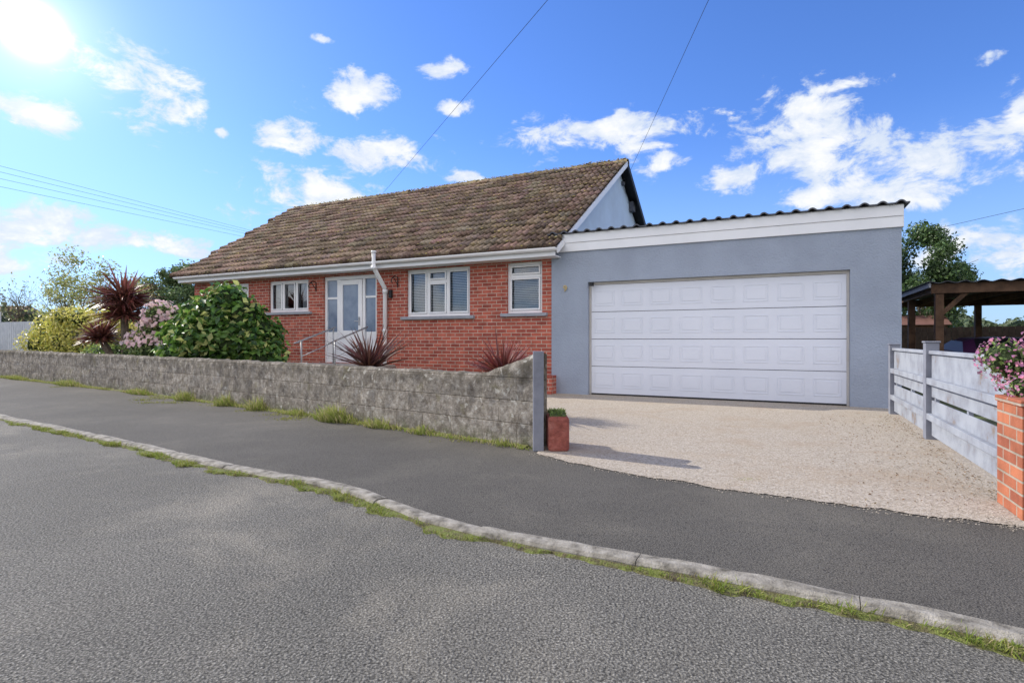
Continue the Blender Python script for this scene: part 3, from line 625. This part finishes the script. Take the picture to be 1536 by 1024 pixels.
pf=shrub('pillar_flowers',cl,2600,.03,[(.18,.28,.07),(.28,.34,.12)],[.6,.4],usecore=True,stem=False)
p,d,br=clump_pts(cl,1900,.9); leaves('blossom',p+d*.015,d+rng.normal(size=p.shape)*.5,.022*rng.uniform(.7,1.3,len(p)),jitter((.62,.28,.42),len(p),.3,.2),M['petal'],pf,.9)
def tree(name,x,y,h,cr,cols,nl,ls,bare=False,seed=0,cz=.62,asp=.5,nclump=26):
    rs=random.Random(seed); e=empty(name); mb=MB(); tips=[]
    def branch(p,d,L,r,lev):
        pts=[p]; q=p.copy(); dd=d.copy()
        for i in range(4):
            dd=(dd+Vector((rs.gauss(0,.13),rs.gauss(0,.13),rs.gauss(.03,.07)))).normalized(); q=q+dd*L/4; pts.append(q.copy())
        mb.tube(pts,[r*(1-.16*i) for i in range(5)],6 if lev<2 else 4,cap=False)
        if lev>=(4 if bare else 3): tips.append(q); return
        for k in range(rs.choice((3,4)) if lev else 5):
            a=rs.uniform(0,6.28); sp=rs.uniform(.35,.95); nd_=(dd+Vector((math.cos(a)*sp,math.sin(a)*sp,rs.uniform(-.1,.4)))).normalized(); st=pts[rs.choice((2,3,4))]
            branch(st.copy(),nd_,L*rs.uniform(.55,.8),r*.5,lev+1)
    branch(Vector((x,y,-.05)),Vector((0,0,1)),h*.38,h*.022,0); mb.build('trunk_and_limbs',M['bark'],e)
    if nl:
        cl=[]
        for t in range(nclump):
            a=rs.uniform(0,6.28); v=rs.uniform(-1,1); rr=math.sqrt(1-v*v)*rs.uniform(.45,.95)
            cl.append((x+math.cos(a)*rr*cr,y+math.sin(a)*rr*cr,h*cz+v*h*(1-cz)*.9,cr*rs.uniform(.16,.34)))
        for t in rs.sample(tips,min(len(tips),14)): cl.append((t.x,t.y,t.z,cr*.2))
        p,d,br=clump_pts(cl,nl,.2); ci=rng.choice(len(cols),nl); c=np.array(cols)[ci]*br[:,None]*rng.uniform(.7,1.3,(nl,1))
        leaves('foliage',p,d+rng.normal(size=(nl,3))*.8,ls*rng.uniform(.6,1.4,nl),c,M['leaf'],e,asp)
    return e
tree('dark_green_tree',16.7,22.3,5.6,2.1,[(.08,.14,.05),(.12,.19,.06),(.05,.09,.03)],26000,.14,seed=3,nclump=44,cz=.55)
tree('budding_tree',-19.0,25,5.0,2.4,[(.38,.43,.14),(.48,.48,.2)],7000,.12,seed=5)
tree('evergreen_tree',-17.8,30,5.1,2.3,[(.10,.16,.07),(.14,.21,.08),(.2,.27,.11)],22000,.16,seed=8,nclump=40,cz=.55)
tree('bare_tree',-21.6,24,4.2,2.0,[(.3,.3,.12)],500,.1,bare=True,seed=11)
tree('bare_tree',-26,26,4.6,2.0,[(.14,.12,.08)],2500,.12,bare=True,seed=14)
cl=[(-24.5+.9*i+random.uniform(-.3,.3),27+random.uniform(-.5,.5),.9+random.uniform(0,.7),random.uniform(.8,1.2)) for i in range(9)]
shrub('neighbour_hedge',cl,9000,.13,[(.16,.2,.07),(.24,.26,.09),(.1,.13,.05)],[.4,.3,.3],csc=.8)
cl=[(13.0+1.1*i+random.uniform(-.3,.3),24.5-.5*i+random.uniform(-.4,.4),.8+random.uniform(0,.45),random.uniform(.75,1.1)) for i in range(14)]
shrub('boundary_hedge',cl,12000,.12,[(.13,.19,.06),(.2,.26,.08),(.07,.11,.04)],[.4,.3,.3],csc=.8)
cl=[]
for i in range(170):
    a=math.radians(rng.uniform(-62,62)); r=rng.uniform(70,110); rr=rng.uniform(1.4,3.2); cl.append((math.sin(a)*r,math.cos(a)*r,rr*.6+.3,rr))
p,d,br=clump_pts(cl,26000,.75); p[:,2]=np.maximum(p[:,2],0); dt=empty('distant_treeline'); leaves('foliage',p,d+rng.normal(size=p.shape)*.4,.8,np.array([(.16,.2,.11)])*br[:,None]*rng.uniform(.7,1.3,(len(p),1)),M['leaf'],dt,.7); core('mass',cl,0,dt,.85)
# ------------------------------------------------------------------ carport
CP=empty('timber_carport',(8.75,11.3,0),ANG); mb=MB()
for (x,y) in ((0,0),(3.2,0),(6.2,0),(0,5.3),(1.95,5.3),(4.0,5.3),(6.2,5.3),(0,2.7)): mb.box(x-.07,x+.07,y-.07,y+.07,0,2.04)
mb.box(-.15,6.4,-.1,-.04,2.0,2.2).box(-.15,6.4,5.34,5.4,2.0,2.2).box(-.1,-.04,-.04,5.34,2.02,2.2)
for i in range(9): mb.box(-.1+i*.75,-.05+i*.75,-.03,5.33,2.05,2.19)
for (x,s_) in ((.07,1),(3.13,-1),(3.27,1)):
    mb.v+=[(x,-.03,1.55),(x,.03,1.55),(x+s_*.42,.03,2.0),(x+s_*.42,-.03,2.0),(x,-.03,1.68),(x,.03,1.68),(x+s_*.3,.03,2.0),(x+s_*.3,-.03,2.0)]; k=len(mb.v)-8
    for f_ in ((0,1,2,3),(4,5,6,7),(0,3,7,4),(1,2,6,5)): mb.f.append(tuple(k+i for i in f_)); mb.m.append(0)
mb.build('frame',M['timber'],CP,bev=.005)
cv=MB(); nn_=160
for yy in (-.2,5.6):
    for i in range(nn_+1): x=-.25+6.8*i/nn_; cv.v.append((x,yy,2.225+.02*math.sin(i*.95)))
for i in range(nn_): cv.f.append((i,i+1,nn_+2+i,nn_+1+i)); cv.m.append(0)
o=cv.build('roof_sheet',M['corr'],CP); o.modifiers.new('s','SOLIDIFY').thickness=.01
MB().box(-.2,-.16,-.15,5.5,2.12,2.21).build('side_fascia',M['sill'],CP)
bf=empty('back_fence',(8.75,11.3,0),ANG); mb=MB(); x=-2.0
while x<14: mb.box(x,x+.14,7.0+random.uniform(0,.01),7.03,0,1.45+random.uniform(-.02,.02)); x+=.15
mb.box(-1,14,7.04,7.09,.4,.5).box(-1,14,7.04,7.09,1.2,1.3); mb.build('boards',M['dtimber'],bf)
SH=empty('garden_shed',(15.3,20.8,0),ANG); MB().box(-.5,.9,0,1.6,0,1.65).build('walls',M['timber'],SH)
mb=MB(); mb.poly([(-.6,-.2,1.62),(1,-.2,1.62),(1,.8,2.0),(-.6,.8,2.0)]).poly([(-.6,1.8,1.62),(1,1.8,1.62),(1,.8,2.0),(-.6,.8,2.0)]).poly([(-.5,0,1.65),(-.5,1.6,1.65),(-.5,.8,1.98)]); mb.build('roof',mottled('shed_roof',[(.12,.06,.045),(.18,.09,.07)],5),SH)
car=empty('parked_car',(10.4,11.8,-.02),ANG); cpaint,nt,b=nmat('purple_car_paint',.45,.4,.0); b.inputs['Base Color'].default_value=(.05,.012,.05,1)
cglass,nt,b=nmat('dark_car_glass',.3,.2); b.inputs['Base Color'].default_value=(.012,.012,.016,1)
prof=[(-2.0,.25),(-2.05,.55),(-1.95,.78),(-1.0,.86),(-.45,1.10),(.55,1.13),(1.35,.92),(1.95,.86),(2.05,.6),(2.0,.25)]
mb=MB(); n_=len(prof)
xsn=[(-.82,.93),(-.6,1.0),(0,1.015),(.6,1.0),(.82,.93)]
for (xx,s_) in xsn:
    for (y,z) in prof: 
        t=max(0,(z-.86)/.32); mb.v.append((xx*(1-.18*t),y*s_,z*(s_ if z>.5 else 1)))
for i in range(len(xsn)-1):
    for k in range(n_): k2=(k+1)%n_; mb.f.append((i*n_+k,i*n_+k2,(i+1)*n_+k2,(i+1)*n_+k)); mb.m.append(1 if (k in (3,5) and 0<i<3) else 0)
mb.f+=[tuple(range(n_)),tuple(range((len(xsn)-1)*n_,len(xsn)*n_))[::-1]]; mb.m+=[0,0]
mb.build('body',[cpaint,cglass],car,bev=.02)
mb=MB()
for xx in (-.8,.8):
    for yy in (-1.3,1.3): mb.tube([(xx-.09,yy,.32),(xx+.09,yy,.32)],.32,18)
mb.build('wheels',M['dark'],car)
rl,nt,b=nmat('red_lamp',.3,.5); b.inputs['Base Color'].default_value=(.5,.02,.02,1)
MB().box(-.78,-.5,-1.94,-1.88,.62,.76).box(.5,.78,-1.94,-1.88,.62,.76).build('lamps',rl,car)
# ------------------------------------------------------------------ left neighbours
NF=empty('neighbour_fence'); mb=MB(); p0=Vector((-28,25)); p1=Vector((-17.9,20.6)); L=(p1-p0).length; d=(p1-p0)/L; t=0
while t<L: a=p0+d*t; b2=p0+d*(t+.13); mb.obox(a,b2,.02,0,2.15 if t<L-2.2 else 1.75); t+=.15
mb.build('pales',mottled('pale_fence_paint',[(.42,.44,.47),(.55,.57,.6)],4,bs=.3),NF)
NH=empty('neighbour_bungalow',(-56,58,0),.4); MB().box(-5,5,0,8,0,2.6).build('walls',M['brick2'],NH)
MB().poly([(-5.4,-.4,2.5),(5.4,-.4,2.5),(3,4,4.9),(-3,4,4.9)]).poly([(5.4,-.4,2.5),(5.4,8.4,2.5),(3,4,4.9)]).poly([(-5.4,-.4,2.5),(-5.4,8.4,2.5),(-3,4,4.9)]).poly([(-5.4,8.4,2.5),(5.4,8.4,2.5),(3,4,4.9),(-3,4,4.9)]).build('roof',mottled('clay_roof',[(.25,.14,.09),(.36,.22,.15)],3),NH)
MB().box(-3.5,-2,-.02,.05,.9,2.1).box(1.5,3,-.02,.05,.9,2.1).build('windows',M['frost'],NH)
# ------------------------------------------------------------------ cables
def cable(name,a,b_,sag,r,n=24):
    a,b_=Vector(a),Vector(b_); pts=[a.lerp(b_,i/n)-Vector((0,0,sag*4*(i/n)*(1-i/n))) for i in range(n+1)]
    return MB().tube(pts,r,5).build(name,M['cable'])
def ext(a,b_,k): a,b_=Vector(a),Vector(b_); return a+(b_-a)*k
cable('overhead_cable',(-4.52,18.87,5.95),ext((-4.52,18.87,5.95),(.55,8,6.02),3),.0,.004)
cable('overhead_cable',(3.34,15.87,5.78),ext((3.34,15.87,5.78),(2.87,8,6.02),3),.0,.004)
for yo,y2 in ((253,352),(262,355),(272,358),(284,363)):
    a=((0-768)/F*28,28,CH+(514-yo)/F*28); b_=((385-768)/F*45,45,CH+(514-y2)/F*45)
    cable('overhead_wire',ext(b_,a,1.8),ext(a,b_,1.35),.0,.008)
a=((1536-768)/F*20,20,CH+(514-317)/F*20); b_=((1360-768)/F*25,25,CH+(514-357)/F*25); cable('overhead_wire',ext(b_,a,2),ext(a,b_,1.6),.0,.008)
N=1100; px=rng.uniform(0,1,N); ed=rng.random(N)**2*1.1; bx=5.3+(3.2-5.3)*px-ed; by=7.7+(3.5-7.7)*px+rng.normal(0,.05,N)
leaves('leaf_litter',np.c_[bx,by,np.full(N,.012)],np.c_[rng.normal(0,.25,(N,2)),np.ones(N)],rng.uniform(.006,.026,N),jitter((.24,.16,.09),N,.5),M['petal'],None,.6,.1)
# ------------------------------------------------------------------ light & sky
AZ,EL=math.radians(-60),math.radians(33)
Sd=Vector((math.sin(AZ)*math.cos(EL),math.cos(AZ)*math.cos(EL),math.sin(EL)))
ld=bpy.data.lights.new('sun','SUN'); ld.energy=5.0; ld.angle=math.radians(.5); ld.color=(1,.94,.83); lo=bpy.data.objects.new('sun',ld); lo.rotation_euler=Sd.to_track_quat('Z','Y').to_euler(); lo.location=Sd*50; link(lo)
w=bpy.data.worlds.new('World'); scene.world=w; w.use_nodes=True; nt=w.node_tree; bg=nt.nodes['Background']; ST=.15; bg.inputs[1].default_value=ST
try: w.cycles.sampling_method='NONE'
except Exception: pass
sky=nt.nodes.new('ShaderNodeTexSky'); sky.sky_type='NISHITA'; sky.sun_disc=False; sky.sun_elevation=EL; sky.sun_rotation=AZ%(2*math.pi); sky.air_density=1.0; sky.dust_density=.3; sky.ozone_density=2.5
hs_=mix(nt,1.0,sky.outputs[0],(.64,.92,1.50),'MULTIPLY')
dirv=nt.nodes.new('ShaderNodeTexCoord').outputs['Generated']; s3=nd(nt,'ShaderNodeSeparateXYZ',{0:dirv}).outputs
az=mth(nt,'ARCTAN2',s3[0],s3[1]); el=mth(nt,'ARCSINE',s3[2])
nz=nd(nt,'ShaderNodeTexNoise',{'Vector':dirv,'Scale':9.0,'Detail':3.0}).outputs
wz=nd(nt,'ShaderNodeSeparateXYZ',{0:nz[1]}).outputs
az2=mth(nt,'ADD',az,mth(nt,'MULTIPLY',mth(nt,'SUBTRACT',wz[0],.5),.06)); el2=mth(nt,'ADD',el,mth(nt,'MULTIPLY',mth(nt,'SUBTRACT',wz[1],.5),.045))
P=nd(nt,'ShaderNodeCombineXYZ',{0:az2,1:el2}).outputs[0]
blobs=[(40,165,90,26),(200,120,70,40),(235,155,60,38),(285,170,24,24),(530,140,58,26),(435,205,58,20),(680,163,22,13),(672,104,34,13),(580,238,80,26),(470,292,105,42),(900,207,115,30),(1000,247,50,18),(1160,220,60,45),(1225,180,70,50),(1260,230,90,50),(1400,228,150,45),(1460,240,100,42),(1240,292,95,22),(1100,262,46,32),(1484,90,24,15),(1465,372,100,36),(1520,390,60,30),(50,350,110,40),(200,362,130,18),(300,382,70,10),(1530,170,38,32),(325,201,13,8),(478,52,16,9),(690,275,30,11),(1340,285,110,24),(0,405,90,24),(1255,130,55,13)]
field=None
for (x,y,rx,ry) in blobs:
    a=math.atan((x-768)/F); e_=math.atan((514-y)/F*math.cos(a)); sa=rx/F*math.cos(a)**2; se=ry/F*math.cos(a)*math.cos(e_)**2
    v=nd(nt,'ShaderNodeVectorMath',{0:P,1:(1/sa,1/se,0),2:(-a/sa,-e_/se,0)},operation='MULTIPLY_ADD').outputs[0]
    l=nd(nt,'ShaderNodeVectorMath',{0:v},operation='LENGTH').outputs['Value']
    field=l if field is None else mth(nt,'MINIMUM',field,l)
field=mth(nt,'SUBTRACT',1.12,field)
field=mth(nt,'MINIMUM',mth(nt,'MAXIMUM',field,-1.0),.7)
stretch=nd(nt,'ShaderNodeVectorMath',{0:dirv,1:(1,1,1.7)},operation='MULTIPLY').outputs[0]
fb=nd(nt,'ShaderNodeTexNoise',{'Vector':stretch,'Scale':14,'Detail':8,'Roughness':.65,'Distortion':.3}).outputs[0]
dens=mth(nt,'ADD',mth(nt,'MULTIPLY',field,.8),mth(nt,'MULTIPLY',mth(nt,'SUBTRACT',fb,.5),3.8))
mask=sstep(nt,dens,-.05,.6)
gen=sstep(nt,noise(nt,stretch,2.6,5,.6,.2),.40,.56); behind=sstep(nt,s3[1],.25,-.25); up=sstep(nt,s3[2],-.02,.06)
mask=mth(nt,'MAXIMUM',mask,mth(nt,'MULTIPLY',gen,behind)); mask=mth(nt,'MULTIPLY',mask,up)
shade=sstep(nt,mth(nt,'ADD',dens,mth(nt,'MULTIPLY',mth(nt,'SUBTRACT',noise(nt,stretch,16,4,.6),.5),2.4)),.1,1.4)
cb=mth(nt,'MULTIPLY_ADD',behind,.8,1.0)  # unseen clouds behind the camera, brightened and warmed to light the shaded facade
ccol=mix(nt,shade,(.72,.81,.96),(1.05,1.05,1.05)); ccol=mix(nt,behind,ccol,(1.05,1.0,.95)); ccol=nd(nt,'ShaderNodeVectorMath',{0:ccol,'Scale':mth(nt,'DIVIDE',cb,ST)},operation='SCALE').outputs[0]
hz=sstep(nt,s3[2],.36,-.02)
base=mix(nt,mth(nt,'MULTIPLY',hz,.6),hs_,(.50/ST,.71/ST,1.0/ST))
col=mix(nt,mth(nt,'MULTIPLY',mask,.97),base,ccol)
gd=Vector((-718,827,464)).normalized(); dt_=nd(nt,'ShaderNodeVectorMath',{0:dirv,1:tuple(gd)},operation='DOT_PRODUCT').outputs['Value']; dt_=mth(nt,'MAXIMUM',dt_,0.0)
gl_=mth(nt,'ADD',mth(nt,'MULTIPLY',mth(nt,'POWER',dt_,5000.0),6.0/ST),mth(nt,'ADD',mth(nt,'MULTIPLY',mth(nt,'POWER',dt_,380.0),.40/ST),mth(nt,'MULTIPLY',mth(nt,'POWER',dt_,26.0),.10/ST)))
gc=nd(nt,'ShaderNodeVectorMath',{0:(1,.98,.93),'Scale':gl_},operation='SCALE').outputs[0]
col=nd(nt,'ShaderNodeVectorMath',{0:col,1:gc},operation='ADD').outputs[0]
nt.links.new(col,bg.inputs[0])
# ------------------------------------------------------------------ camera
cd=bpy.data.cameras.new('camera'); cd.lens=F/1536*36; cd.sensor_width=36; cd.clip_end=2000; cd.clip_start=.05; cd.shift_y=-2/1536*-1*-1
cam=bpy.data.objects.new('camera',cd); cam.location=(0,0,CH); cam.rotation_euler=(math.pi/2,0,0); link(cam); scene.camera=cam
